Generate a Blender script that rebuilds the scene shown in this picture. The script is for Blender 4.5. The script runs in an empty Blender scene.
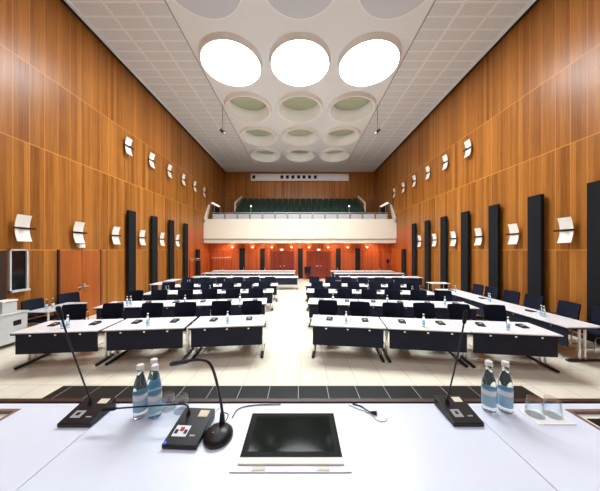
import bpy, bmesh, math, random
from math import sin, cos, pi, radians as R
from mathutils import Vector, Matrix
random.seed(7)
S = bpy.context.scene
COL = S.collection

# ------------------------------------------------------------------ camera, world, lights, exposure
EYE = 2.35
cd = bpy.data.cameras.new('camera'); cam = bpy.data.objects.new('camera', cd); COL.objects.link(cam)
cam.location = (0, 0, EYE); cam.rotation_euler = (R(90), 0, 0)
cd.sensor_width = 36; cd.lens = 36 * 230 / 600; cd.shift_y = 4.5 / 600; cd.clip_start = 0.05; cd.clip_end = 100
S.camera = cam
w = bpy.data.worlds.new('world'); S.world = w; w.use_nodes = True
w.node_tree.nodes['Background'].inputs[0].default_value = (.75, .85, 1, 1)
w.node_tree.nodes['Background'].inputs[1].default_value = 0.4
S.view_settings.view_transform = 'Standard'; S.view_settings.look = 'None'
S.view_settings.exposure = 0.15; S.view_settings.gamma = 1

def area(name, loc, sx, sy, power, col, rot=(0, 0, 0)):
    l = bpy.data.lights.new(name, 'AREA'); l.shape = 'RECTANGLE'; l.size = sx; l.size_y = sy
    l.energy = power; l.color = col
    o = bpy.data.objects.new(name, l); COL.objects.link(o); o.location = loc; o.rotation_euler = rot
    return o
def point(name, loc, power, col, rad=.06):
    l = bpy.data.lights.new(name, 'POINT'); l.energy = power; l.color = col; l.shadow_soft_size = rad
    o = bpy.data.objects.new(name, l); COL.objects.link(o); o.location = loc
    return o
SPOT = 350.0
WELL = 5.0
DISC = 32.0           # luminance of the lit ceiling drums
# unseen fill lights added over the podium to raise the brightness
area('podium_fill_light', (0, 2.2, 10.0), 8, 2.4, 190, (.80, .89, 1))
area('rear_podium_fill', (0, -2.2, 9.6), 10, 2.5, 170, (.78, .88, 1))
# fill lights added under the balcony for the warm red glow
for i in range(5):
    area('under_balcony_fill', (-6 + 3 * i, 18.15, 2.86), .5, .25, 24, (1, .66, .4))
# spots without fittings, added to brighten tables, floor and ceiling
for yy in (7.9, 10.95, 14.05, 17.1):
    for xx in (-3.9, -1.4, 1.4, 3.9):
        l = bpy.data.lights.new('hall_fill_spot', 'SPOT'); l.energy = SPOT; l.color = (.84, .93, 1); l.shadow_soft_size = .12
        l.spot_size = R(105); l.spot_blend = .9
        o = bpy.data.objects.new('hall_fill_spot', l); COL.objects.link(o); o.location = (xx, yy, 10.0)
# unseen fill light added above the balcony to brighten it
area('balcony_fill_light', (0, 21.6, 10.0), 10, .8, 45, (1, .9, .8))

# ------------------------------------------------------------------ material helpers
def srgb(r, g, b):
    f = lambda c: (c / 255 / 12.92) if c / 255 <= .04045 else ((c / 255 + .055) / 1.055) ** 2.4
    return (f(r), f(g), f(b), 1)
def newmat(name):
    m = bpy.data.materials.new(name); m.use_nodes = True
    return m, m.node_tree, m.node_tree.nodes['Principled BSDF']
class G:
    def __init__(s, nt): s.nt = nt
    def n(s, t, **k):
        n = s.nt.nodes.new(t)
        for a, b in k.items(): setattr(n, a, b)
        return n
    def link(s, v, sock):
        if hasattr(v, 'links') or isinstance(v, bpy.types.NodeSocket): s.nt.links.new(v, sock)
        else: sock.default_value = v
    def m(s, op, a, b=0.0, c=0.0):
        n = s.n('ShaderNodeMath', operation=op)
        s.link(a, n.inputs[0]); s.link(b, n.inputs[1]); s.link(c, n.inputs[2])
        return n.outputs[0]
    def mix(s, f, a, b, mode='MIX'):
        n = s.n('ShaderNodeMix', data_type='RGBA', blend_type=mode)
        s.link(f, n.inputs[0]); s.link(a, n.inputs[6]); s.link(b, n.inputs[7])
        return n.outputs[2]
    def pos(s):
        g = s.n('ShaderNodeNewGeometry'); x = s.n('ShaderNodeSeparateXYZ')
        s.nt.links.new(g.outputs['Position'], x.inputs[0]); return x.outputs
    def objpos(s):
        g = s.n('ShaderNodeTexCoord'); x = s.n('ShaderNodeSeparateXYZ')
        s.nt.links.new(g.outputs['Object'], x.inputs[0]); return x.outputs
    def xyz(s, a, b, c):
        n = s.n('ShaderNodeCombineXYZ'); s.link(a, n.inputs[0]); s.link(b, n.inputs[1]); s.link(c, n.inputs[2])
        return n.outputs[0]
    def noise(s, v, scale, detail=3):
        n = s.n('ShaderNodeTexNoise'); s.link(v, n.inputs['Vector']); n.inputs['Scale'].default_value = scale
        n.inputs['Detail'].default_value = detail; return n.outputs[0]
    def white(s, v):
        n = s.n('ShaderNodeTexWhiteNoise', noise_dimensions='1D'); s.link(v, n.inputs['W']); return n.outputs['Value']
def plain(name, col, rough=.5, metal=0, spec=.5, emis=None, es=0, coat=0, var=0.05):
    m, nt, b = newmat(name); g = G(nt)
    if var:
        tc = g.n('ShaderNodeTexCoord'); nz = g.noise(tc.outputs['Object'], 9, 2)
        c = g.mix(nz, tuple(x * (1 - var) for x in col[:3]) + (1,), tuple(min(1, x * (1 + var)) for x in col[:3]) + (1,))
        nt.links.new(c, b.inputs['Base Color'])
    else: b.inputs['Base Color'].default_value = col
    b.inputs['Roughness'].default_value = rough; b.inputs['Metallic'].default_value = metal
    b.inputs['Specular IOR Level'].default_value = spec
    b.inputs['Coat Weight'].default_value = coat
    if emis: b.inputs['Emission Color'].default_value = emis; b.inputs['Emission Strength'].default_value = es
    return m
def wood(name, axis, dark, light, plank=.125, seamw=.375, seams=(2.35, 5.3, 7.5), rough=.32, line=None, spec=.5):
    m, nt, b = newmat(name); g = G(nt); P = g.pos()
    u = P[axis]; z = P[2]
    board = g.m('FLOOR', g.m('DIVIDE', u, seamw))
    # storey index, so veneer sheets change at each horizontal seam
    lev = 0.0
    for s in seams: lev = g.m('ADD', lev, g.m('GREATER_THAN', z, s))
    lev = g.m('MULTIPLY', lev, 37.3)
    pid = g.m('ADD', g.m('FLOOR', g.m('DIVIDE', u, plank)), lev)
    v1 = g.white(pid); v2 = g.white(g.m('ADD', board, g.m('ADD', lev, .5)))
    gr = g.noise(g.xyz(g.m('MULTIPLY', u, 26), g.m('MULTIPLY', pid, 3.1), g.m('MULTIPLY', z, .9)), 1.0, 4)
    fine = g.noise(g.xyz(g.m('MULTIPLY', u, 90), pid, g.m('MULTIPLY', z, 2.2)), 1.0, 2)
    f = g.m('ADD', g.m('MULTIPLY', v1, .5), g.m('MULTIPLY', v2, .22))
    f = g.m('ADD', f, g.m('MULTIPLY', g.m('SUBTRACT', gr, .35), .75))
    f = g.m('ADD', f, g.m('MULTIPLY', g.m('SUBTRACT', fine, .5), .35))
    n = g.m('MINIMUM', g.m('MAXIMUM', f, 0.0), 1.0)
    col = g.mix(n, dark, light)
    # joints
    fr = g.m('FRACT', g.m('DIVIDE', u, seamw)); j = g.m('LESS_THAN', fr, .034)
    for s in seams: j = g.m('MAXIMUM', j, g.m('LESS_THAN', g.m('ABSOLUTE', g.m('SUBTRACT', z, s)), .012))
    ln = line or (min(1, light[0] * 1.35), light[1] * 1.45, light[2] * 1.7, 1)
    col = g.mix(g.m('MULTIPLY', j, .8), col, ln)
    nt.links.new(col, b.inputs['Base Color'])
    b.inputs['Roughness'].default_value = rough; b.inputs['Specular IOR Level'].default_value = spec
    return m

WD = srgb(116, 66, 18); WL = srgb(190, 124, 54)
M = {}
M['wall_side'] = wood('wood_veneer_side', 1, WD, WL, rough=.33, spec=.3)
M['wall_back'] = wood('wood_veneer_back', 0, WD, WL)
M['wall_low'] = wood('wood_veneer_red', 0, srgb(142, 58, 28), srgb(196, 98, 52))
M['door_side'] = wood('door_veneer_side', 1, srgb(144, 72, 22), srgb(190, 104, 42), plank=.18, seamw=3.0, seams=())
M['door_back'] = wood('door_veneer_back', 0, srgb(96, 32, 20), srgb(130, 50, 30), plank=.18, seamw=5.0, seams=())
M['trimwood'] = plain('dark_wood_trim', srgb(58, 36, 30), .45)
M['rim'] = plain('greyish_brown_rim', srgb(128, 104, 92), .4)
M['darkgrey'] = plain('dark_grey_plastic', srgb(58, 62, 74), .45)
M['ceil'] = plain('painted_ceiling', srgb(228, 232, 236), .8, var=.02)
M['joint'] = plain('grey_joint', srgb(165, 158, 152), .8)
M['drum'] = plain('drum_white', srgb(244, 244, 244), .7, var=.02)
M['white'] = plain('white_paint', srgb(240, 236, 226), .5, var=.02)
M['cream'] = plain('balcony_cream', srgb(246, 240, 222), .55, var=.02)
M['grey'] = plain('grey_paint', srgb(170, 174, 178), .5)
M['lightgrey'] = plain('light_grey_laminate', srgb(205, 208, 208), .4)
M['gap'] = plain('shadow_gap_black', srgb(18, 15, 14), .9)
M['panel'] = plain('black_acoustic_felt', srgb(34, 36, 38), .95, spec=.1)
M['black'] = plain('black_plastic', srgb(20, 20, 24), .38)
M['blacksoft'] = plain('black_soft', srgb(18, 19, 22), .8)
M['navy'] = plain('navy_fabric', srgb(24, 29, 46), .85, spec=.2)
M['modesty'] = plain('dark_mesh_panel', srgb(24, 31, 52), .6, spec=.3)
M['chrome'] = plain('chrome', (.82, .84, .87, 1), .18, 1, var=0)
M['steel'] = plain('brushed_steel', (.6, .6, .62, 1), .35, 1, var=0)
M['tabletop'] = plain('table_laminate', srgb(236, 236, 238), .3, var=.02)
M['desk'] = plain('white_desk_laminate', srgb(226, 234, 248), .3, var=.015)
M['green'] = plain('green_upholstery', srgb(34, 62, 50), .8)
M['carpet'] = plain('green_step_carpet', srgb(30, 54, 42), .95)
M['redbrown'] = plain('reddish_chair_wood', srgb(120, 50, 30), .5)
M['label'] = plain('pale_blue_label', srgb(165, 212, 236), .5)
M['labelw'] = plain('white_label', srgb(238, 244, 248), .5, var=.01)
M['paper'] = plain('paper', srgb(248, 248, 246), .8, var=.01)
M['buff'] = plain('cream_label', srgb(232, 224, 196), .6)
M['blue_led'] = plain('blue_light', srgb(30, 60, 200), .4, emis=srgb(40, 90, 255), es=2)
M['red'] = plain('red_plastic', srgb(190, 30, 30), .4)
M['screen'] = plain('screen_glass', srgb(26, 32, 28), .08, spec=.04, var=0)
M['bezel'] = plain('matt_black_bezel', srgb(14, 14, 15), .5, spec=.08)
M['glasspane'] = plain('dark_glass', srgb(20, 24, 24), .08, var=0)
M['lit'] = plain('lit_diffuser', (1, 1, 1, 1), .5, emis=(.96, .98, 1, 1), es=DISC, var=0)
M['unlit'] = plain('unlit_diffuser', srgb(205, 212, 224), .6, var=.01)
M['warm'] = plain('warm_lamp', (1, .9, .7, 1), .5, emis=(1, .8, .55, 1), es=3, var=0)
M['signw'] = plain('lit_white_sign', (1, 1, 1, 1), .5, emis=(1, .95, .85, 1), es=.9, var=0)
M['projwall'] = plain('booth_white', srgb(225, 225, 235), .5, emis=None)

def glass(name, col, ior=1.2, rough=0.0):
    m, nt, b = newmat(name)
    b.inputs['Base Color'].default_value = col; b.inputs['Transmission Weight'].default_value = 1
    b.inputs['IOR'].default_value = ior; b.inputs['Roughness'].default_value = rough
    return m
M['bottle'] = glass('bottle_glass', (.80, .93, .97, 1), 1.22)
def thin_glass():
    m = bpy.data.materials.new('clear_glass'); m.use_nodes = True; nt = m.node_tree; nt.nodes.clear()
    o = nt.nodes.new('ShaderNodeOutputMaterial'); mx = nt.nodes.new('ShaderNodeMixShader'); t = nt.nodes.new('ShaderNodeBsdfTransparent')
    g = nt.nodes.new('ShaderNodeBsdfGlossy'); g.inputs['Roughness'].default_value = .12; t.inputs[0].default_value = (.96, .98, .99, 1)
    lw = nt.nodes.new('ShaderNodeLayerWeight'); lw.inputs[0].default_value = .12
    nt.links.new(lw.outputs['Facing'], mx.inputs[0]); nt.links.new(t.outputs[0], mx.inputs[1]); nt.links.new(g.outputs[0], mx.inputs[2])
    nt.links.new(mx.outputs[0], o.inputs[0]); return m
M['tumbler'] = thin_glass()

# floor: cream tiles, polished
def tiles(name, c1, c2, grout, size, rough, gw=.012, off=(0, 0), gl=.5, spec=.5):
    m, nt, b = newmat(name); g = G(nt); P = g.pos()
    u = g.m('DIVIDE', g.m('ADD', P[0], off[0]), size); v = g.m('DIVIDE', g.m('ADD', P[1], off[1]), size)
    idn = g.m('ADD', g.m('FLOOR', u), g.m('MULTIPLY', g.m('FLOOR', v), 17.7)); vv = g.white(idn)
    nz = g.noise(g.xyz(P[0], P[1], 0.0), 7, 4)
    col = g.mix(g.m('ADD', g.m('MULTIPLY', vv, .6), g.m('MULTIPLY', nz, .4)), c1, c2)
    e = g.m('MAXIMUM', g.m('LESS_THAN', g.m('FRACT', u), gw / size), g.m('LESS_THAN', g.m('FRACT', v), gw / size))
    col = g.mix(g.m('MULTIPLY', e, gl), col, grout)
    nt.links.new(col, b.inputs['Base Color']); b.inputs['Roughness'].default_value = rough
    b.inputs['Specular IOR Level'].default_value = spec
    return m
M['floor'] = tiles('cream_floor_tiles', srgb(224, 217, 198), srgb(234, 226, 206), srgb(150, 140, 122), .5, .12, spec=.4)
M['podium'] = tiles('black_granite_tiles', srgb(22, 27, 27), srgb(36, 42, 42), srgb(190, 190, 180), .305, .4, spec=.15, gw=.006, off=(.02, -.05), gl=.75)

# perforated ceiling panels: slotted fields 1.05 x 0.45 m
def perf():
    m, nt, b = newmat('perforated_ceiling_panels'); g = G(nt); P = g.pos()
    ax = g.m('ABSOLUTE', P[0])
    u = g.m('FRACT', g.m('DIVIDE', g.m('SUBTRACT', ax, 4.08), 1.05)); v = g.m('FRACT', g.m('DIVIDE', P[1], .45))
    inside = g.m('MULTIPLY', g.m('GREATER_THAN', u, .09), g.m('GREATER_THAN', v, .16))
    inside = g.m('MULTIPLY', inside, g.m('LESS_THAN', ax, 7.2))
    s = g.m('LESS_THAN', g.m('FRACT', g.m('DIVIDE', P[0], .0525)), .38)
    s2 = g.m('GREATER_THAN', g.m('FRACT', g.m('DIVIDE', P[1], .03)), .2)
    h = g.m('MULTIPLY', inside, g.m('MULTIPLY', s, s2))
    col = g.mix(h, srgb(228, 232, 236), srgb(166, 166, 168))
    nt.links.new(col, b.inputs['Base Color']); b.inputs['Roughness'].default_value = .8
    return m
M['perf'] = perf()
# slatted blinds at the top of the open light wells
def blind():
    m, nt, b = newmat('pale_green_blind'); g = G(nt); P = g.pos()
    s = g.m('LESS_THAN', g.m('FRACT', g.m('DIVIDE', P[1], .11)), .22)
    col = g.mix(s, srgb(178, 184, 158), srgb(126, 136, 112))
    nt.links.new(col, b.inputs['Base Color']); b.inputs['Roughness'].default_value = .7
    return m
M['blind'] = blind()

# ------------------------------------------------------------------ mesh helpers
class MB:
    def __init__(s): s.v = []; s.f = []; s.mi = []; s.sm = []
    def add(s, vs, fs, mi=0, smooth=False, mat=None):
        o = len(s.v)
        s.v += [tuple(mat @ Vector(v)) if mat is not None else tuple(v) for v in vs]
        s.f += [tuple(o + i for i in f) for f in fs]; s.mi += [mi] * len(fs); s.sm += [smooth] * len(fs)
        return s
    def box(s, x0, x1, y0, y1, z0, z1, mi=0, bev=0, mat=None, seg=1):
        bm = bmesh.new(); bmesh.ops.create_cube(bm, size=1)
        for v in bm.verts: v.co = ((x0 + x1) / 2 + v.co.x * (x1 - x0), (y0 + y1) / 2 + v.co.y * (y1 - y0), (z0 + z1) / 2 + v.co.z * (z1 - z0))
        if bev: bmesh.ops.bevel(bm, geom=bm.edges[:], offset=bev, segments=seg, profile=.5, affect='EDGES')
        bm.verts.index_update()
        s.add([v.co[:] for v in bm.verts], [[v.index for v in f.verts] for f in bm.faces], mi, seg > 1, mat); bm.free()
        return s
    def tube(s, pts, r, n=8, mi=0, cap=True):
        pts = [Vector(p) for p in pts]; rr = r if isinstance(r, (list, tuple)) else [r] * len(pts)
        vs = []; fs = []; up = None
        for i, p in enumerate(pts):
            d = (pts[min(i + 1, len(pts) - 1)] - pts[max(i - 1, 0)]).normalized()
            if up is None: up = Vector((0, 0, 1)) if abs(d.z) < .9 else Vector((1, 0, 0))
            a = d.cross(up).normalized(); bb = a.cross(d).normalized(); up = bb
            for k in range(n):
                t = 2 * pi * k / n; vs.append(p + (a * cos(t) + bb * sin(t)) * rr[i])
        for i in range(len(pts) - 1):
            for k in range(n): fs.append((i * n + k, i * n + (k + 1) % n, (i + 1) * n + (k + 1) % n, (i + 1) * n + k))
        if cap: fs.append(tuple(range(n))[::-1]); fs.append(tuple((len(pts) - 1) * n + k for k in range(n)))
        return s.add(vs, fs, mi, True)
    def lathe(s, prof, c=(0, 0, 0), n=24, mi=0, closed=False, sx=1, sy=1):
        vs = []; fs = []; m = len(prof)
        for (r, z) in prof:
            for k in range(n):
                t = 2 * pi * k / n; vs.append((c[0] + r * cos(t) * sx, c[1] + r * sin(t) * sy, c[2] + z))
        rng = range(m) if closed else range(m - 1)
        for i in rng:
            j = (i + 1) % m
            for k in range(n): fs.append((i * n + k, i * n + (k + 1) % n, j * n + (k + 1) % n, j * n + k))
        if not closed:
            if prof[0][0] > 1e-6: fs.append(tuple(range(n))[::-1])
            if prof[-1][0] > 1e-6: fs.append(tuple((m - 1) * n + k for k in range(n)))
        return s.add(vs, fs, mi, True)
    def prism(s, poly, a, b, axis=2, mi=0):
        """poly of 2D points extruded along axis from a to b"""
        def P(p, t):
            return {0: (t, p[0], p[1]), 1: (p[0], t, p[1]), 2: (p[0], p[1], t)}[axis]
        n = len(poly); vs = [P(p, a) for p in poly] + [P(p, b) for p in poly]
        fs = [tuple(range(n)), tuple(range(2 * n - 1, n - 1, -1))] + [(i, i + n, (i + 1) % n + n, (i + 1) % n) for i in range(n)]
        return s.add(vs, fs, mi)
    def build(s, name, mats, parent=None, loc=None):
        me = bpy.data.meshes.new(name); me.from_pydata(s.v, [], s.f)
        for m in (mats if isinstance(mats, (list, tuple)) else [mats]): me.materials.append(m)
        for p, i, sm in zip(me.polygons, s.mi, s.sm): p.material_index = i; p.use_smooth = sm
        bm = bmesh.new(); bm.from_mesh(me); bmesh.ops.recalc_face_normals(bm, faces=bm.faces[:]); bm.to_mesh(me); bm.free()
        if any(s.sm):
            try: me.set_sharp_from_angle(angle=R(40))
            except Exception: pass
        o = bpy.data.objects.new(name, me); COL.objects.link(o)
        if parent: o.parent = parent
        if loc: o.location = loc
        return o
def tag(o, label=None, cat=None, group=None, kind=None):
    if label: o['label'] = label
    if cat: o['category'] = cat
    if group: o['group'] = group
    if kind: o['kind'] = kind
    return o
def thing(name, label, cat, loc=(0, 0, 0), rz=0, group=None):
    o = bpy.data.objects.new(name, None); COL.objects.link(o); o.empty_display_size = .1
    o.location = loc; o.rotation_euler = (0, 0, rz)
    return tag(o, label, cat, group)
def copy_tree(o, parent=None):
    c = o.copy(); COL.objects.link(c); c.parent = parent
    for ch in list(o.children): copy_tree(ch, c)
    return c
PROTO = {}
def place(kind, maker, loc, rz, label, group=None, scale=None):
    """first call uses the prototype itself, later ones copy it with its parts"""
    if kind not in PROTO: o = PROTO[kind] = maker()
    else: o = copy_tree(PROTO[kind])
    o.location = loc; o.rotation_euler = (0, 0, rz); o['label'] = label
    if group: o['group'] = group
    if scale: o.scale = (scale,) * 3
    return o
def struct(o): o['kind'] = 'structure'; return o
ORD = ['first', 'second', 'third', 'fourth', 'fifth', 'sixth', 'seventh', 'eighth', 'ninth', 'tenth', 'eleventh', 'twelfth',
       'thirteenth', 'fourteenth', 'fifteenth', 'sixteenth', 'seventeenth', 'eighteenth', 'nineteenth', 'twentieth']

# ------------------------------------------------------------------ the room
W = 7.5; H = 10.15; YB = 23.0; YL = 18.84; Y0 = -4.0; BF = 17.85
struct(MB().box(-W - .2, W + .2, Y0, YB + .2, -.1, 0).build('floor', M['floor']))
struct(MB().box(-W - .2, -W, Y0, YB, 0, H + .6).build('wall_left', M['wall_side']))
struct(MB().box(W, W + .2, Y0, YB, 0, H + .6).build('wall_right', M['wall_side']))
struct(MB().box(-W - .2, W + .2, YB, YB + .2, 0, H + .6).build('wall_back', M['wall_back']))
struct(MB().box(-W, W, YL, YL + .15, 0, 2.9).build('wall_back_lower', M['wall_low']))
struct(MB().box(-W - .2, W + .2, Y0 - .2, Y0, 0, H + .6).build('wall_behind', M['wall_back']))
for s, nm in ((-1, 'left'), (1, 'right')):
    struct(MB().box(min(s * W, s * (W - .03)), max(s * W, s * (W - .03)), 2.5, YL, 0, .1).build('baseboard_' + nm, M['trimwood']))

M['wall_side_red'] = wood('wood_veneer_side_red', 1, srgb(146, 64, 24), srgb(200, 106, 48), rough=.33, spec=.3)
for s, nm in ((-1, 'left'), (1, 'right')):
    a, b_ = sorted((s * (W - .004), s * W)); struct(MB().box(a, b_, 14.9, YL, .1, 4.0).build('wall_' + nm + '_rear', M['wall_side_red']))
# ceiling: outer slab, perforated side fields, smooth centre field with round openings
GX, GY, RO, RI = 2.8, 3.08, 1.25, 1.19
YC = [6.35 + GY * i for i in range(5)]
mb = MB()
mb.box(-W, -4.2, Y0, YB, H + .55, H + .6, 1)
mb.box(4.2, W, Y0, YB, H + .55, H + .6, 1)
mb.box(-W, W, YB - 2.4, YB, H, H + .05, 2)
for s in (-1, 1):
    a, b_ = sorted((s * 4.15, s * 7.3)); mb.box(a, b_, Y0, YB - 2.4, H, H + .06, 0)
    a, b_ = sorted((s * 7.26, s * 7.33)); mb.box(a, b_, Y0, YB - .1, H - .05, H + .1, 2)   # white edge profile
for s in (-1, 1):
    a, b_ = sorted((s * 7.33, s * W)); mb.box(a, b_, Y0, YB, H - .0, H + .05, 1)  # solid black strip stands for the dark shadow gap along the wall
struct(mb.build('ceiling', [M['perf'], M['gap'], M['ceil']]))
cm = MB(); zc = H - .04; ye = YC[-1] + GY / 2
def quadz(mb, x0, x1, y0, y1, z, mi=0): mb.add([(x0, y0, z), (x1, y0, z), (x1, y1, z), (x0, y1, z)], [(0, 1, 2, 3)], mi)
quadz(cm, -4.2, 4.2, Y0, YC[0] - GY / 2, zc); quadz(cm, -4.2, 4.2, ye, YB - 2.4, zc)
for x0 in (-4.2, 4.2): cm.box(x0 - .022, x0 + .022, Y0, YB - 2.4, zc - .012, H, 1)
cm.box(-4.2, 4.2, YB - 2.42, YB - 2.38, zc - .012, H, 0)
N = 48
def sqpt(t):
    c, s_ = cos(t), sin(t); k = 1 / max(abs(c) / (GX / 2), abs(s_) / (GY / 2)); return c * k, s_ * k
ca = math.atan2(GY, GX)
angs = sorted([2 * pi * k / N for k in range(N)] + [ca, pi - ca, pi + ca, 2 * pi - ca])
for yc in YC:
    for xi in (-1, 0, 1):
        cx = xi * GX; n = len(angs); vs = []
        for t in angs: vs.append((cx + RO * cos(t) * .985, yc + RO * sin(t) * .985, zc))
        for t in angs: q = sqpt(t); vs.append((cx + q[0], yc + q[1], zc))
        cm.add(vs, [(k, (k + 1) % n, n + (k + 1) % n, n + k) for k in range(n)])
struct(cm.build('ceiling_centre_field', [M['ceil'], M['joint']]))
struct(MB().box(-4.2, 4.2, Y0, YB - 2.4, H + .62, H + .66).build('ceiling_void_top', M['gap']))
side = ['left', 'middle', 'right']
for r, yc in enumerate(YC):
    for xi in (-1, 0, 1):
        cx = xi * GX; sd = side[xi + 1]
        if r < 2:
            lab = (f'brightly lit white ceiling drum, {sd} one of the glowing three' if r == 1 else
                   f'unlit bluish white ceiling drum cut by the top edge, {sd} one of three')
            t = thing('ceiling_drum_light', lab, 'ceiling light', (cx, yc, H - .25), 0, 'round drums on the ceiling')
            MB().lathe([(RO + .02, .25), (RO - .05, 0), (RO - .09, 0), (RO - .06, .25)], n=64, closed=True).build('drum_ring', M['drum'], t)
            MB().lathe([(0, 0), (RO - .085, 0), (RO - .085, .02), (0, .02)], n=64).build('diffuser', M['lit'] if r == 1 else M['unlit'], t, (0, 0, .005))
        else:
            lab = f'open round light well in the ceiling, {sd} of the {["", "", "nearest", "middle", "farthest"][r]} row of open wells'
            t = thing('ceiling_light_well', lab, 'light well', (cx, yc, H - .22), 0, 'open round light wells')
            MB().lathe([(RO + .02, .2), (RO - .04, 0), (RO - .115, .004), (RO - .09, .74), (RO, .74)], n=64, closed=True).build('well_ring', M['drum'], t)
            MB().lathe([(0, 0), (RI, 0), (RI, .03), (0, .03)], n=64).build('blind', M['blind'], t, (0, 0, .74))
            l = bpy.data.lights.new('well_fill_light', 'AREA'); l.shape = 'DISK'; l.size = 1.6; l.energy = WELL; l.color = (1, .98, .94)  # fill light added inside each well to brighten its walls
            lo = bpy.data.objects.new('well_fill_light', l); COL.objects.link(lo); lo.location = (cx, yc, H + .48)

# hanging spotlights
for s, nm in ((-1, 'left'), (1, 'right')):
    t = thing('hanging_spotlight', f'small black spotlight hanging on a thin cord, {nm} of the round ceiling lights', 'spotlight', (s * 4.14, 12.3, 8.6), 0, 'hanging spotlights')
    MB().tube([(0, 0, .2), (0, 0, H - 8.6 - .05)], .012, 6).build('cord', M['black'], t)
    MB().tube([(-s * .1, -.05, .0), (s * .12, .06, .2)], [.09, .07], 12).build('lamp_head', M['black'], t)
    MB().tube([(-s * .12, -.06, -.02), (-s * .1, -.05, .0)], [.05, .05], 12).build('lens', M['white'], t)

# ------------------------------------------------------------------ podium
struct(MB().box(-2.56, 2.4, -2.6, 2.49, 0, .88).build('podium_floor', M['podium']))

# ------------------------------------------------------------------ balcony
PT = 4.76
b = MB()
b.box(-W, W, BF + .35, YB, 2.9, 3.25)                      # slab
b.box(-W, W, BF + .1, BF + .4, 2.9, 3.13)                  # lower lip
struct(b.build('balcony_slab', M['cream']))
struct(MB().box(-W, W, BF, BF + .12, 3.23, PT, bev=.01).build('balcony_parapet', M['cream']))
struct(MB().box(-W, W, BF + .04, BF + .3, 3.13, 3.23).build('trim_1', M['grey']))
st = MB().box(-W, W, BF + .12, 19.1, 3.25, 4.2)
RN, RP, RR = 6, .6, .36
for k in range(RN): st.box(-5.7, 5.7, 19.1 + RP * k, YB if k == RN - 1 else 19.1 + RP * (k + 1), 3.25, 4.75 + RR * k)
for s in (-1, 1): a, c_ = sorted((s * 5.72, s * W)); st.box(a, c_, 19.1, YB, 3.25, 4.3)
struct(st.build('balcony_steps', M['carpet']))
# parapet returns climbing along the side walls
for s in (-1, 1):
    q = [(BF, PT - .3), (BF, PT), (18.75, 6.05), (18.87, 6.05), (18.2, PT - .3)]
    x0, x1 = sorted((s * (W - .02), s * (W - .14)))
    o = MB().prism(q, x0, x1, 0).build('parapet_return', M['cream'])
    tag(o, f'white sloping rail end of the balcony at the {"left" if s < 0 else "right"} wall', 'railing', 'sloping balcony rail ends')
    # slanted side rail of the raked seating
    q = [(20.5, 5.7), (20.5, 6.6), (22.95, 7.75), (22.95, 7.6), (20.65, 6.5), (20.65, 5.7)]
    x0, x1 = sorted((s * 5.74, s * 5.86))
    o = MB().prism(q, x0, x1, 0).build('stair_rail', M['cream'])
    tag(o, f'cream slanted side rail at the {"left" if s < 0 else "right"} end of the green balcony seats', 'railing', 'slanted seat block rails')
# rail behind the parapet; its plain panels replace a row of seat backs
t = thing('balustrade', 'light grey metal rail, panels in place of seat backs, behind the white balcony parapet', 'railing', (0, 18.35, 4.2))
MB().tube([(-7.0, 0, 1.12), (7.0, 0, 1.12)], .03, 8).build('handrail', M['steel'], t)
for i in range(15):
    x = -7 + i
    MB().box(x - .025, x + .025, -.02, .02, 0, 1.12).build('post', M['steel'], t)
    if i < 14: MB().box(x + .06, x + .94, -.01, .01, .45, 1.02).build('seat_back_panel', M['lightgrey'], t)
# seats
def mk_seat():
    t = thing('balcony_seat', '', 'seat')
    MB().box(-.25, .25, .08, .16, .38, .85, bev=.02).build('backrest', M['green'], t)
    MB().box(-.24, .24, -.16, .1, .36, .44, bev=.015).build('seat', M['green'], t)
    MB().box(-.03, .03, .02, .1, 0, .38).build('pedestal', M['black'], t)
    return t
for k in range(RN):
    for i in range(20):
        place('seat', mk_seat, (-5.4 + i * .568, 19.42 + RP * k, 4.75 + RR * k), 0,
              f'green folding seat, {ORD[i]} from the left in the {ORD[k]} row of the balcony', 'green balcony seats')
# doors at the balcony ends on the side walls, with a light over each
for s, nm in ((-1, 'left'), (1, 'right')):
    x = s * W
    a, c_ = sorted((x, x - s * .1))
    t = tag(MB().box(a, c_, 19.7, 21.3, 4.3, 6.2).build('balcony_door', M['gap']), f'dark doorway on the {nm} wall of the balcony', 'door', 'balcony side doors')
    a, c_ = sorted((x - s * .1, x - s * .14))
    for y in (19.75, 21.2): MB().box(a, c_, y, y + .08, 4.3, 6.2).build('door_frame', M['grey'], t)
    a, c_ = sorted((x, x - s * .18))
    tag(MB().box(a, c_, 19.5, 21.1, 6.3, 6.38, bev=.01).build('strip_lamp', M['signw']), f'pale strip lamp over the {nm} balcony doorway', 'lamp', 'strip lamps over balcony doors')
    t = thing('stair_lamp', f'small warm lamp at the {nm} end of the balcony seating', 'lamp', (s * 4.0, 18.75, 5.25), 0, 'small warm balcony lamps')
    MB().tube([(0, 0, -1.05), (0, 0, .62)], .015, 6).build('stem', M['steel'], t)
    MB().lathe([(0, -.06), (.07, 0), (.05, .06), (0, .08)], n=12).build('lamp_shade', M['warm'], t, (0, 0, .65))
# projection booth strip
t = thing('projection_booth', 'white projection booth strip with dark square openings high on the rear wall', 'booth window', (0, YB, 9.25))
MB().box(-4.9, 4.85, -.12, 0, 0, .7, bev=.01).build('booth_frame', M['projwall'], t)
for x in (254, 282, 287.5, 293, 298.7, 304, 309.5, 315.3):
    X = (x - 300) * .1
    MB().box(X - .15, X + .15, -.135, -.115, .2, .52).build('booth_opening', M['gap'], t)

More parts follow.
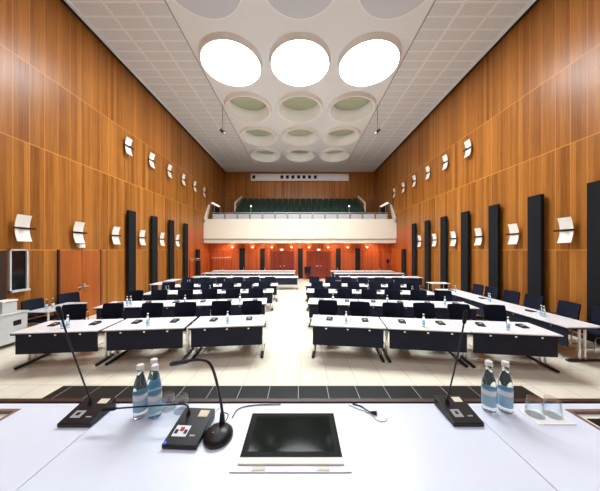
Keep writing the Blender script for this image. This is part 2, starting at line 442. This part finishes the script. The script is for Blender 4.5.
# ------------------------------------------------------------------ rear lower wall: doors, felt panels, lamps
kx = YL / 230
def backdoor(n, x0, x1, label):
    X0, X1 = (x0 - 300) * kx, (x1 - 300) * kx; xm = (X0 + X1) / 2
    t = thing(f'door_{n}', label, 'door', (xm, YL, 0)); t['kind'] = 'structure'
    hw = (X1 - X0) / 2
    MB().box(-hw - .06, -hw, -.04, 0, 0, 2.24).box(hw, hw + .06, -.04, 0, 0, 2.24).box(-hw - .06, hw + .06, -.04, 0, 2.18, 2.24).build('door_frame', M['redbrown'], t)
    for s in (-1, 1):
        a, c_ = sorted((s * .006, s * hw)); l = MB().box(a, c_, -.03, 0, 0.01, 2.18).build('door_leaf', M['door_back'], t)
        MB().tube([(s * .09, -.08, 1.05), (s * .22, -.08, 1.05)], .014, 6).tube([(s * .09, -.03, 1.05), (s * .09, -.08, 1.05)], .012, 6).build('door_handle', M['chrome'], l)
backdoor(1, 271.3, 293.3, 'dark red double door left of the aisle in the rear wall')
backdoor(2, 307.3, 330, 'dark red double door right of the aisle in the rear wall')
for i, x in enumerate((281.7, 318.6)):
    tag(MB().box(-.12, .12, -.06, 0, 0, .14, bev=.008).build('exit_sign', M['signw'], None, ((x - 300) * kx, YL, 2.3)),
        f'small lit white sign over the {["left", "right"][i]} rear door', 'sign', 'small lit signs')
for i, (x0, x1) in enumerate(((239.7, 245), (260.4, 264.7), (298, 302.7), (336, 340.4), (355.3, 360))):
    o = MB().box((x0 - 300) * kx, (x1 - 300) * kx, YL - .104, YL - .004, .05, 2.48, bev=.01).build('acoustic_panel', M['panel'])
    tag(o, f'narrow black acoustic panel on the rear wall, {ORD[i]} from the left', 'acoustic panel', 'black panels on the rear wall')
def mk_bl():
    t = thing('wall_lamp', '', 'wall lamp')
    MB().box(-.04, .04, -.05, 0, -.05, .05).build('mount', M['steel'], t)
    MB().lathe([(0, -.05), (.05, -.04), (.095, .02), (.09, .035), (0, .02)], (0, -.11, 0), 14).build('lamp_shade', M['warm'], t)
    return t
for i, x in enumerate((232.5, 252.7, 272, 291.5, 309, 328, 347.5, 366.7)):
    X = (x - 300) * kx
    place('bl', mk_bl, (X, YL, 2.56), 0, f'small warm wall lamp under the balcony, {ORD[i]} from the left', 'warm lamps under the balcony')
    point('wall_lamp_light', (X, YL - .16, 2.68), 3, (1, .62, .3), .05)
t = thing('wardrobe', 'pale wood cupboard door standing on the rear wall near the right corner', 'cupboard', (6.35, YL - .012, 0))
MB().box(-.3, .3, -.06, 0, .02, 2.15, bev=.01).build('door', M['wall_low'], t)

# ------------------------------------------------------------------ side wall felt panels
def felt(s, y, top, lab, z0=.06):
    t = thing('acoustic_panel', lab, 'acoustic panel', (s * W, y, 0), 0, f'tall black panels on the {"left" if s < 0 else "right"} wall')
    a, c_ = sorted((-s * .09, -s * .2))
    MB().box(a, c_, 0, .42, z0, top, bev=.008).build('felt_slab', M['panel'], t)
    for z in (.5, 2.3, 3.6):
        if z0 < z < top:
            a, c_ = sorted((-s * .008, -s * .1)); MB().box(a, c_, .1, .32, z, z + .06).build('bracket', M['black'], t)
for i in range(7): felt(1, 5.44 + 1.53 * i, 4.05, f'tall black felt panel on the right wall, {ORD[i]} from the podium')
felt(1, 16.15, 2.4, 'short black felt panel low on the right wall near the balcony')
for i, y in enumerate((5.17, 9.83, 11.39, 12.95, 14.6)): felt(-1, y, 4.05, f'tall black felt panel on the left wall, {ORD[i]} from the podium', 1.2 if i == 0 else .06)
felt(-1, 16.4, 2.4, 'short black felt panel low on the left wall near the balcony')

# curved wall sconces: a bowed white plate held by a black fin
def mk_sconce(s):
    def f():
        t = thing('wall_sconce', '', 'wall lamp'); n = 12; vs = []
        hh, ww = .35, .165
        for th in (0, .012):
            for i in range(n + 1):
                z = -hh + 2 * hh * i / n; d = .1 + .075 * (z / hh) ** 2 + th
                for y in (-ww, ww): vs.append((-s * d, y, z))
        fs = []
        o = 2 * (n + 1)
        for i in range(n):
            a = 2 * i; fs.append((a, a + 1, a + 3, a + 2)); fs.append((o + a, o + a + 2, o + a + 3, o + a + 1))
            fs.append((a, a + 2, o + a + 2, o + a)); fs.append((a + 1, o + a + 1, o + a + 3, a + 3))
        fs.append((0, o, o + 1, 1)); e = 2 * n; fs.append((e, e + 1, o + e + 1, o + e))
        m = MB(); m.add(vs, fs, 0, True); m.build('curved_plate', M['white'], t)
        a, c_ = sorted((-s * .0, -s * .24)); MB().box(a, c_, -.025, .025, -.02, .02, bev=.005).build('arm', M['black'], t)
        a, c_ = sorted((-s * .115, -s * .14)); MB().box(a, c_, -.19, .3, -.026, .026).build('crossbar', M['black'], t)
        return t
    return f
for i in range(6):
    place('scR', mk_sconce(1), (W, 6.38 + 1.56 * i, 2.9), 0, f'curved white wall lamp, lower row on the right wall, {ORD[i]} from the podium', 'white wall lamps, lower right row')
    place('scL', mk_sconce(-1), (-W, 6.12 + 1.545 * i, 2.93), 0, f'curved white wall lamp, lower row on the left wall, {ORD[i]} from the podium', 'white wall lamps, lower left row')
    place('scR', mk_sconce(1), (W, 10.1 + 1.58 * i, 6.8), 0, f'curved white wall lamp, upper row on the right wall, {ORD[i]} from the podium', 'white wall lamps, upper right row')
    place('scL', mk_sconce(-1), (-W, 9.89 + 1.56 * i, 6.8), 0, f'curved white wall lamp, upper row on the left wall, {ORD[i]} from the podium', 'white wall lamps, upper left row')

# left wall: double door, dark window, sign
t = thing('door_3', 'reddish wooden double door in the left wall', 'door', (-W, 7.13, 0)); t['kind'] = 'structure'
for k in (0, 1):
    l = MB().box(0, .04, .02 + .735 * k, .73 + .735 * k, .01, 2.33).build('door_leaf', M['door_side'], t)
    yh = .66 if k == 0 else .82
    MB().tube([(.1, yh, 1.1), (.1, yh + (-.13 if k == 0 else .13), 1.1)], .012, 6).tube([(.03, yh, 1.1), (.1, yh, 1.1)], .012, 6).box(.04, .05, yh - .025, yh + .025, .98, 1.2).build('door_handle', M['chrome'], l)
MB().box(0, .05, -.03, .02, 0, 2.36).box(0, .05, 1.465, 1.5, 0, 2.36).build('door_frame', M['trimwood'], t)
tag(MB().box(0, .1, 0, .22, 0, .13, bev=.01).build('exit_sign', M['white'], None, (-W, 7.72, 2.42)), 'small white sign on the left wall above the wooden double door', 'sign')
t = thing('window_1', 'narrow dark control room window in a pale frame on the left wall', 'window', (-W, 5.9, 1.25)); t['kind'] = 'structure'
MB().box(0, .06, 0, .035, 0, 1.12).box(0, .06, .37, .405, 0, 1.12).box(0, .06, 0, .405, 1.085, 1.12).box(0, .12, 0, .405, 0, .05).build('window_frame', M['lightgrey'], t)
MB().box(.005, .02, .035, .37, .05, 1.07).build('window_pane', M['glasspane'], t)
struct(MB().box(-W, -W + .02, 5.1, 5.86, .02, 2.33).build('trim_2', M['trimwood']))

# ------------------------------------------------------------------ furniture makers
TW, TD, TH = 1.57, .8, .74
def mk_table():
    t = thing('conference_table', '', 'table'); h = TW / 2
    MB().box(-h, h, -TD / 2, TD / 2, TH - .022, TH, bev=.003).build('tabletop', M['tabletop'], t)
    MB().box(-h + .004, h - .004, -TD / 2 + .004, TD / 2 - .004, TH - .05, TH - .022).build('edge_band', M['modesty'], t)
    MB().box(-h + .045, h - .045, -.35, -.32, .30, TH - .06, bev=.006).build('modesty_panel', M['modesty'], t)
    for x in (-.45, 0, .45): MB().box(x - .02, x + .02, -.385, -.35, TH - .085, TH - .05, bev=.004).build('clip', M['chrome'], t)
    for s in (-1, 1):
        x = s * (h - .05)
        l = MB().tube([(x, -.09, .05), (x, -.09, TH - .05)], .022, 8).tube([(x, .03, .05), (x, .03, TH - .05)], .022, 8).build('leg', M['chrome'], t)
        MB().box(x - .03, x + .03, -.36, .34, .01, .05, bev=.008).build('foot', M['black'], l)
    return t
def mk_chair():
    t = thing('conference_chair', '', 'chair')
    # curved backrest
    m = MB(); n = 8; zs = [.52, .62, .75, .88, .96, 1.0]; vs = []
    for th in (0, .035):
        for z in zs:
            wd = .255 if z < .99 else .24
            for i in range(n + 1):
                u = -1 + 2 * i / n; vs.append((wd * u, .2 + .08 * (z - .5) / .5 - .05 * u * u + th + .02, z))
    K = n + 1; Q = K * len(zs); fs = []
    for j in range(len(zs) - 1):
        for i in range(n):
            a = j * K + i; fs += [(a, a + 1, a + K + 1, a + K), (Q + a, Q + a + K, Q + a + K + 1, Q + a + 1)]
    for j in range(len(zs) - 1):
        for i in (0, n): a = j * K + i; fs.append((a, a + K, Q + a + K, Q + a))
    for i in range(n):
        for j in (0, len(zs) - 1): a = j * K + i; fs.append((a, a + 1, Q + a + 1, Q + a))
    m.add(vs, fs, 0, True); m.build('backrest', M['navy'], t)
    MB().box(-.25, .25, -.25, .2, .43, .5, bev=.025, seg=2).build('seat', M['navy'], t)
    for s in (-1, 1):
        x = s * .235
        l = MB().tube([(x, .24, .62), (x, .2, .45), (x, -.22, .43), (x, -.24, .4), (x, -.26, .03), (x, -.23, .012), (x, .25, .012)], .012, 6).build('leg', M['chrome'], t)
        MB().box(x - .02, x + .02, -.12, .22, .64, .66, bev=.006).tube([(x, -.08, .64), (x, -.1, .45)], .011, 6).build('armrest', M['black'], t)
    return t
def mk_mic():
    t = thing('delegate_microphone', '', 'microphone')
    MB().prism([(-.09, 0), (.08, 0), (.08, .045), (-.09, .018)], -.07, .07, 0).build('base', M['black'], t)
    MB().box(-.03, .03, -.03, .02, .03, .038).build('button_panel', M['grey'], t)
    return t
# bottle
BP = [(0, .004), (.019, 0), (.0245, .004), (.0265, .014), (.0265, .112), (.0262, .122), (.0235, .142), (.0165, .166), (.0125, .182), (.0115, .205), (.0125, .207), (.0118, .212), (0, .212)]
def mk_bottle():
    t = thing('water_bottle', '', 'bottle')
    MB().lathe(BP, n=24).build('glass_body', M['bottle'], t)
    l = MB().lathe([(.0269, .03), (.0269, .104), (.0264, .104), (.0264, .03)], n=24, closed=True).build('label', M['label'], t)
    MB().lathe([(.0273, .08), (.0273, .1), (.0267, .1), (.0267, .08)], n=24, closed=True).build('label_band', M['labelw'], l)
    MB().lathe([(0, .205), (.0142, .205), (.0145, .219), (.0125, .223), (0, .223)], n=16).build('cap', M['paper'], t)
    return t
def mk_tumbler():
    t = thing('drinking_glass', '', 'glass')
    MB().lathe([(.034, 0), (.036, .002), (.028, .078), (0, .080), (0, .070), (.0255, .068), (.0335, .003)], n=28).build('glass_wall', M['tumbler'], t)
    return t
def at(o, rz, x, y, z=0):
    return (o[0] + x * cos(rz) - y * sin(rz), o[1] + x * sin(rz) + y * cos(rz), z)

# ------------------------------------------------------------------ table rows of the two blocks
ROWS = [4.94, 6.93, 8.8, 10.42]
RW = ['front', 'second', 'third', 'rear']
TPOS = ['aisle', 'middle', 'wall']
PITCH = 1.6
for si, s in enumerate((-1, 1)):
    blk = 'left' if s < 0 else 'right'
    for r, yr in enumerate(ROWS):
        th = R([5.8, 6.4, 5.6, 4.6][r]) if s < 0 else R([7.4, 7.0, 6.2, 5.2][r])
        ix = (-.73 if r == 0 else -1.0) if s < 0 else .21
        rz = th if s < 0 else -th
        for j in range(3):
            d = (1.65 if s < 0 and r == 0 else PITCH) * (j + .5)
            ux, uy = s * cos(th), -sin(th)
            c = (ix + ux * d + (-sin(rz)) * .4, yr + uy * d + cos(rz) * .4, 0)
            tp = TPOS[j]
            place('table', mk_table, c, rz, f'white conference table, {tp} side of the {RW[r]} row in the {blk} block' if j != 1 else
                  f'white conference table in the middle of the {RW[r]} row in the {blk} block', f'tables in the {blk} block')
            for q, ls in enumerate((-.4, .4)):
                near = 'aisle' if ls * s < 0 else 'wall'
                jx = random.uniform(-.03, .03); jr = random.uniform(-.12, .12)
                place('chair', mk_chair, at(c, rz, ls + jx - (.2 if s < 0 and r == 0 and j == 2 else 0), .56 + random.uniform(-.03, .05)), rz + jr,
                      f'navy chair on the {near} side behind {tp} table, {RW[r]} row, {blk} block', f'chairs in the {blk} block')
                place('mic', mk_mic, at(c, rz, ls + .02, .05, TH), rz + random.uniform(-.2, .2),
                      f'small black table microphone, {near} side of {tp} table, {RW[r]} row, {blk} block', 'black microphones on the tables')
            two = (s < 0 and j == 2)
            for e in range(2 if two else 1):
                nm = ('paired ' if two else '')
                w_ = (' left' if e == 0 else ' right') if two else ''
                place('bottle', mk_bottle, at(c, rz, -.02 + .075 * e, -.2 + .03 * e, TH), rz,
                      f'{nm}water bottle{w_ and "," + w_ + " one,"} on {tp} table, {RW[r]} row, {blk} block', 'water bottles on the tables', 1.2)

# rear tables under and before the balcony
for r, (y, zz) in enumerate(((13.5, 0), (15.7, 0), (17.4, 0))):
    for j in range(4):
        x = -6.0 + 1.6 * j + (.25 if r < 1 else 0)
        place('table', mk_table, (x + .05, y + .4, 0), 0, f'long table near the balcony, left side, row {["nearest", "second", "farthest"][r]}, {ORD[j]} from left wall', 'tables before the balcony')
        if (j + r) % 2 == 0 or j == 1:
            place('bottle', mk_bottle, (x + .1, y + .15, TH), 0, f'water bottle on {ORD[j]} table from left wall, {["nearest", "second", "farthest"][r]} balcony-side row', 'bottles before the balcony', 1.2)
    for j in range(3):
        x = 3.2 + 1.6 * j - (.05 if r else 0)
        if x + .8 > 7.3: x = 6.5
        place('table', mk_table, (x, y + .3, 0), 0, f'long table near the balcony, right side, row {["nearest", "second", "farthest"][r]}, {ORD[2 - j]} from right wall', 'tables before the balcony')
        if (j + r) % 2 == 0:
            place('bottle', mk_bottle, (x - .3, y + .1, TH), 0, f'water bottle on {ORD[2 - j]} table from right wall, {["nearest", "second", "farthest"][r]} balcony-side row', 'bottles before the balcony', 1.2)

# ------------------------------------------------------------------ side tables along the right wall
for j in range(3):
    y = 4.8 + TW / 2 + 1.5 * j + .0
    y = 4.8 + .785 + 1.58 * j
    place('table', mk_table, (5.98, y, 0), -pi / 2, f'white table of the long row along the right wall, {ORD[j]} from the podium', 'tables along the right wall')
    place('bottle', mk_bottle, (5.9, y - .02, TH), 0, f'water bottle, nearer of two, on {ORD[j]} table along the right wall', 'bottles along the right wall', 1.15)
    place('bottle', mk_bottle, (5.93, y + .07, TH), 0, f'water bottle, farther of two, on {ORD[j]} table along the right wall', 'bottles along the right wall', 1.15)
    place('mic', mk_mic, (6.05, y + .45, TH), pi / 2, f'small black table microphone on {ORD[j]} table along the right wall', 'microphones along the right wall')
for i, y in enumerate((5.25, 5.98, 6.85, 7.55, 8.35, 9.0)):
    place('chair', mk_chair, (6.72, y, 0), -pi / 2 + random.uniform(-.12, .12), f'navy chair against the right wall, {ORD[i]} from the podium', 'chairs along the right wall')

# small wall tables further back
def mk_small():
    t = thing('side_table', '', 'side table')
    MB().box(-.45, .45, -.27, .27, .715, .74, bev=.004).build('tabletop', M['tabletop'], t)
    for x in (-.38, .38):
        for y in (-.2, .2): MB().tube([(x, y, 0), (x, y, .715)], .018, 8).build('leg', M['steel'], t)
    return t
place('small', mk_small, (-6.82, 11.2, 0), pi / 2, 'small white side table by the left wall, nearer of the two', 'small side tables')
place('small', mk_small, (-6.85, 12.4, 0), pi / 2, 'small white side table by the left wall, farther of the two', 'small side tables')
place('small', mk_small, (6.8, 11.3, 0), 0, 'small white side table by the right wall between black panels', 'small side tables')

# ------------------------------------------------------------------ left wall corner: table, chairs, cabinet
t = thing('side_table', 'grey topped table beside the white cabinet at the left wall', 'side table', (-6.86, 6.55, 0))
MB().box(-.3, .3, -.56, .56, .71, .74, bev=.004).build('tabletop', M['lightgrey'], t)
for y in (-.45, .45):
    MB().tube([(.18, y, .03), (.18, y, .71)], .025, 8).build('leg', M['chrome'], t)
    MB().box(-.26, .26, y - .03, y + .03, 0, .04, bev=.006).build('foot', M['black'], t)
place('chair', mk_chair, (-7.02, 6.26, 0), pi / 2, 'dark chair tucked in at the grey side table near the cabinet', 'chairs by the left wall')
place('chair', mk_chair, (-7.0, 7.12, 0), pi / 2 - .35, 'dark chair in front of the wooden double door on the left', 'chairs by the left wall')
place('bottle', mk_bottle, (-6.95, 6.3, .74), 0, 'water bottle, left one, on the grey side table by the left wall', 'bottles on the grey side table', 1.2)
place('bottle', mk_bottle, (-6.9, 6.42, .74), 0, 'water bottle, right one, on the grey side table by the left wall', 'bottles on the grey side table', 1.2)
t = thing('equipment_cabinet', 'white equipment cabinet on castors at the left wall', 'cabinet', (-7.2, 5.3, 0))
MB().box(-.28, .22, -.12, .6, .1, .78, bev=.01).build('body', M['lightgrey'], t)
MB().box(-.29, .24, -.14, .62, .78, .81, bev=.006).build('cabinet_top', M['lightgrey'], t)
MB().box(.215, .226, .3, .46, .5, .62, bev=.003).build('grip_hole', M['gap'], t)
MB().box(-.24, .16, -.135, -.12, .16, .72, bev=.004).build('door', M['grey'], t)
for x in (-.22, .16):
    for y in (-.06, .54): MB().lathe([(0, 0), (.04, .01), (.04, .09), (0, .1)], (x, y, 0), 10).build('castor', M['black'], t)
t = thing('desktop_device', 'small pale box standing on the white cabinet under the dark window', 'device', (-7.25, 5.62, .81))
MB().box(-.16, .1, -.1, .2, 0, .26, bev=.01).build('housing', M['lightgrey'], t)
MB().box(-.17, .12, -.11, .21, .26, .3, bev=.01).build('lid', M['white'], t)
# coat racks, chair and stand at the rear
def mk_rack():
    t = thing('coat_rack', '', 'coat rack')
    for x in (-.8, .8):
        MB().tube([(x, 0, 0.03), (x, 0, 1.75)], .02, 6).build('post', M['black'], t)
        MB().box(x - .03, x + .03, -.25, .25, 0, .04).build('foot', M['black'], t)
    MB().tube([(-.8, 0, 1.75), (.8, 0, 1.75)], .02, 6).build('rail', M['steel'], t)
    for i in range(8): MB().tube([(-.7 + .2 * i, -.02, 1.75), (-.7 + .2 * i, -.05, 1.62), (-.7 + .2 * i, .03, 1.6)], .01, 5).build('hook', M['steel'], t)
    return t
place('rack', mk_rack, (-6.3, 18.5, 0), 0, 'metal coat rack on the rear wall at the left, under the balcony', 'coat racks')
place('rack', mk_rack, (-7.15, 15.7, 0), pi / 2, 'metal coat rack along the left wall before the balcony', 'coat racks')
place('chair', mk_chair, (.6, 18.2, 0), 0, 'black chair by itself at the rear wall between the double doors')
t = thing('floor_stand', 'thin dark stand with a small head in the right rear corner', 'stand', (7.0, 18.3, 0))
MB().tube([(0, 0, 0.03), (0, 0, 1.5)], .03, 8).build('pole', M['black'], t)
MB().lathe([(0, 0), (.22, 0), (.2, .03), (0, .04)], n=16).build('base', M['black'], t)
MB().box(-.1, .1, -.06, .06, 1.3, 1.62, bev=.02).build('head', M['black'], t)

# ------------------------------------------------------------------ podium desk
DZ = EYE - .72; PZ = .88
def desk(x0, x1, label, well=None):
    t = thing('podium_desk', label, 'desk', ((x0 + x1) / 2, .7, PZ), 0, 'white podium desks'); h = (x1 - x0) / 2 - .0015; zt = DZ - PZ
    m = MB()
    if well is None: m.box(-h, h, -.42, .378, zt - .03, zt)
    else:
        a, c_, e, f_ = [well[0] - (x0 + x1) / 2, well[1] - (x0 + x1) / 2, well[2] - .7, well[3] - .7]
        m.box(-h, a, -.42, .378, zt - .03, zt).box(c_, h, -.42, .378, zt - .03, zt).box(a, c_, -.42, e, zt - .03, zt).box(a, c_, f_, .378, zt - .03, zt)
        m.box(a, c_, e, f_, zt - .05, zt - .03)
    m.build('desktop', M['desk'], t)
    MB().box(-h, h, .388, .415, .04, zt + .002, bev=.002).build('front_panel', M['trimwood'], t)
    MB().box(-h, h, .378, .388, zt - .1, zt - .004).build('cable_gap', M['gap'], t)
    for s in (-1, 1):
        a, c_ = sorted((s * h, s * (h - .025))); MB().box(a, c_, -.38, .38, 0, zt - .05).build('side_panel', M['trimwood'], t)
    return t
# three desks; outer ones have their own sunk screens
desk(-2.45, -.85, 'white podium desk left of the left seam, cut by the picture edge', (-1.62, -1.262, .80, 1.042))
desk(-.85, .77, 'white podium desk in the middle, with the large sunk screen', None)
desk(.77, 2.38, 'white podium desk right of the right seam, cut by the picture edge', (1.195, 1.60, .80, 1.04))

# centre screen
cx, cy = -.0305, .8945
t = thing('desk_screen', 'black touch screen in a white housing set into the middle desk', 'screen', (cx, cy, DZ))
MB().box(-.199, .199, -.153, .137, 0, .004, bev=.0015).build('surround_plate', M['desk'], t)
MB().box(-.178, .178, -.131, .128, .004, .009, bev=.002).build('housing', M['white'], t)
MB().box(-.176, .176, -.105, .106, .009, .010).build('bezel', M['bezel'], t)
MB().box(-.152, .152, -.085, .086, .010, .0106).build('display', M['screen'], t)
for x in (-.105, .105):
    for y in (-.142, .1325): MB().box(x - .022, x + .022, y - .006, y + .006, .004, .006, bev=.0005).build('catch', M['buff'], t)
# the outer sunk screens
for (a, c_, e, f_, lab) in ((-1.62, -1.262, .80, 1.042, 'sunk screen with a brown rim in the left desk, cut by the left edge'),
                            (1.195, 1.60, .80, 1.04, 'sunk screen with a brown rim in the right desk, cut by the right edge')):
    t = thing('desk_screen', lab, 'screen', ((a + c_) / 2, (e + f_) / 2, DZ), 0, 'sunk screens in the outer desks')
    hx, hy = (c_ - a) / 2, (f_ - e) / 2
    m = MB(); r_ = .016
    m.box(-hx, hx, -hy, -hy + r_, -.028, .001).box(-hx, hx, hy - r_, hy, -.028, .001).box(-hx, -hx + r_, -hy + r_, hy - r_, -.028, .001).box(hx - r_, hx, -hy + r_, hy - r_, -.028, .001)
    m.build('rim', M['rim'], t)
    MB().box(-hx + r_, hx - r_, -hy + r_, hy - r_, -.028, -.012).build('housing', M['white'], t)
    MB().box(-hx + .045, hx - .045, -hy + .045, hy - .045, -.012, -.009).build('display', M['screen'], t)

# microphone units
def curve(pts, n=10):
    out = []; P = [Vector(p) for p in pts]
    for i in range(len(P) - 1):
        p0 = P[max(i - 1, 0)]; p1 = P[i]; p2 = P[i + 1]; p3 = P[min(i + 2, len(P) - 1)]
        for k in range(n):
            t = k / n; out.append(.5 * ((2 * p1) + (-p0 + p2) * t + (2 * p0 - 5 * p1 + 4 * p2 - p3) * t * t + (-p0 + 3 * p1 - 3 * p2 + p3) * t ** 3))
    out.append(P[-1]); return out
def mic_unit(loc, rz, label, w2, dn, df, neck, buttons):
    """wedge base, origin at its centre on the desk"""
    t = thing('conference_microphone', label, 'microphone', loc, rz, 'large desk microphone units')
    h0, h1 = .016, .042
    m = MB()
    bm = bmesh.new()
    vs = [bm.verts.new(p) for p in [(-w2, -dn, 0), (w2, -dn, 0), (w2, df, 0), (-w2, df, 0), (-w2, -dn, h0), (w2, -dn, h0), (w2, df, h1), (-w2, df, h1)]]
    for f in [(0, 3, 2, 1), (4, 5, 6, 7), (0, 1, 5, 4), (1, 2, 6, 5), (2, 3, 7, 6), (3, 0, 4, 7)]: bm.faces.new([vs[i] for i in f])
    bmesh.ops.bevel(bm, geom=bm.edges[:], offset=.004, segments=2, profile=.5, affect='EDGES'); bm.verts.index_update()
    m.add([v.co[:] for v in bm.verts], [[v.index for v in f.verts] for f in bm.faces], 0, False); bm.free()
    m.build('base', M['black'], t)
    sl = math.atan2(h1 - h0, dn + df)
    def on(x0, x1, y0, y1, th, name, mat, par=t):
        T = Matrix.Translation((0, -dn, h0)) @ Matrix.Rotation(sl, 4, 'X') @ Matrix.Translation((0, dn, 0))
        return MB().box(x0, x1, y0, y1, -.001, th, mat=T).build(name, mat, par)
    L = dn + df
    if buttons == 1:
        on(-w2 * .62, -w2 * .02, -dn + L * .2, -dn + L * .46, .0015, 'button_plate', M['grey'])
        on(-w2 * .42, -w2 * .22, -dn + L * .29, -dn + L * .38, .004, 'button', M['black'])
    else:
        on(-w2 * .75, w2 * .1, -dn + L * .2, -dn + L * .48, .0015, 'button_plate', M['labelw'])
        on(-w2 * .68, -w2 * .5, -dn + L * .27, -dn + L * .36, .004, 'button', M['black'])
        on(-w2 * .42, -w2 * .2, -dn + L * .33, -dn + L * .42, .004, 'button', M['red'])
        on(-w2 * .12, w2 * .04, -dn + L * .27, -dn + L * .36, .004, 'button', M['black'])
        on(-w2 * .9, -w2 * .8, -dn + L * .02, -dn + L * .07, .003, 'indicator_light', M['blue_led'])
    on(w2 * .15, w2 * .75, -dn + L * .74, -dn + L * .93, .0015, 'name_strip', M['buff'])
    on(w2 * .3, w2 * .62, -dn + L * .22, -dn + L * .26, .0012, 'small_print', M['grey'])
    g = MB().tube(curve(neck), .0032, 8).build('gooseneck', M['black'], t)
    p, q = Vector(neck[-2]), Vector(neck[-1]); d = (q - p).normalized()
    MB().tube([q - d * .008, q, q + d * .045, q + d * .05], [.005, .0075, .0085, .005], 10).build('capsule', M['blacksoft'], g)
    n0 = Vector(neck[0]); MB().lathe([(.009, -.004), (.008, .012), (.004, .02), (0, .02)], tuple(n0), 12).build('socket', M['black'], t)
    return t
mic_unit((-.917, .993, DZ), 0, 'black gooseneck microphone unit at the left, beside the three bottles', .069, .062, .07,
         [(-.02, .035, .038), (-.023, .03, .07), (-.03, -.03, .28), (-.035, -.075, .45)], 1)
mic_unit((.688, .99, DZ), 0, 'black gooseneck microphone unit at the right, beside two bottles', .063, .055, .085,
         [(-.028, .04, .035), (-.028, .035, .07), (-.026, -.02, .26), (-.024, -.06, .43)], 1)
mic_unit((-.433, .905, DZ), R(-3), 'black microphone unit with its neck bent flat to the left, centre', .065, .077, .085,
         [(-.033, .05, .034), (-.033, .05, .06), (-.045, .05, .076), (-.08, .048, .078), (-.2, .036, .074), (-.335, .026, .066)], 3)
# round based microphone
t = thing('round_base_microphone', 'black microphone with a round foot and a neck hooked to the left', 'microphone', (-.314, .885, DZ))
MB().lathe([(0, 0), (.052, 0), (.0545, .006), (.053, .014), (.042, .026), (.021, .034), (0, .036)], n=32, sy=1.08).build('base', M['black'], t)
g = MB().tube(curve([(0.005, .03, .03), (.004, .028, .09), (-.01, .012, .2), (-.022, 0, .262), (-.04, -.004, .292), (-.075, -.004, .3), (-.12, -.004, .294)]), .0052, 10).build('gooseneck', M['black'], t)
MB().tube([(-.11, -.004, .296), (-.12, -.004, .294), (-.175, -.004, .284), (-.183, -.004, .282)], [.006, .0085, .0085, .006], 12).build('capsule', M['darkgrey'], g)
MB().tube([(.004, .031, .024), (.005, .028, .075)], [.013, .008], 12).build('socket', M['black'], t)
MB().box(-.014, .004, -.02, -.01, .029, .034).build('name_strip', M['labelw'], t)
MB().tube(curve([(.012, .035, .07), (.024, .04, .06), (.022, .045, .045), (.014, .045, .03)]), .002, 6).build('cable_loop', M['black'], t)

# bottles and glasses on the podium desk
place('bottle', mk_bottle, (-.693, .998, DZ), 0, 'glass water bottle, leftmost of three on the podium desk', 'bottles on the podium desk', 1.0)
place('bottle', mk_bottle, (-.628, .995, DZ), .6, 'glass water bottle, front right of three beside the left microphone', 'bottles on the podium desk', 1.0)
place('bottle', mk_bottle, (-.667, 1.05, DZ), 2, 'glass water bottle standing behind the two at the left', 'bottles on the podium desk', 1.0)
place('bottle', mk_bottle, (.846, 1.03, DZ), 1, 'glass water bottle, left of two on the right of the podium desk', 'bottles on the podium desk', 1.0)
place('bottle', mk_bottle, (.915, 1.025, DZ), 3, 'glass water bottle, right of two next to the upturned glasses', 'bottles on the podium desk', 1.0)
place('tumbler', mk_tumbler, (-.597, 1.045, DZ), 0, 'upturned drinking glass beside the left bottles, left of two', 'upturned drinking glasses', .85)
place('tumbler', mk_tumbler, (-.53, 1.03, DZ), 0, 'upturned drinking glass behind the centre microphone, right of two', 'upturned drinking glasses', .9)
tag(MB().box(-.078, .078, -.045, .045, 0, .003).build('napkin', M['paper'], None, (1.06, .99, DZ)), 'white paper napkin under the upturned glasses at the right', 'napkin')
place('tumbler', mk_tumbler, (1.02, 1.0, DZ + .003), 0, 'upturned drinking glass on the white napkin, left of two', 'upturned drinking glasses', .93)
place('tumbler', mk_tumbler, (1.095, .998, DZ + .003), 0, 'upturned drinking glass on the white napkin, right of two', 'upturned drinking glasses', .93)
# cable outlet with cable
t = thing('cable_plug', 'black plug with a cable on a white round disc, right of the screen', 'cable', (.345, .99, DZ))
MB().lathe([(0, 0), (.03, 0), (.028, .004), (0, .005)], n=24).build('disc', M['white'], t)
MB().tube([(-.034, .018, .008), (-.012, .008, .012)], [.006, .009], 10).build('plug', M['black'], t)
MB().tube(curve([(-.034, .018, .008), (-.05, .04, .006), (-.065, .065, .004), (-.1, .082, .003)]), .0028, 8).build('cable', M['black'], t)
MB().tube(curve([(-.02, .01, .004), (-.07, .04, .003), (-.12, .075, .003)]), .0015, 6).build('thin_cable', M['grey'], t)
o = MB().tube(curve([(0, 0, .003), (.01, .05, .003), (.06, .075, .003), (.13, .082, .003), (.2, .083, .003)]), .002, 6).build('microphone_cable', M['black'], None, (-.29, .985, DZ))
tag(o, 'thin black cable running from the round microphone along the desk edge', 'cable')
o = MB().tube(curve([(0, 0, .002), (-.004, .04, .002), (.02, .09, .002)]), .0015, 6).build('thin_cable', M['grey'], None, (-.37, .985, DZ))
tag(o, 'thin pale cable behind the centre microphone unit', 'cable')
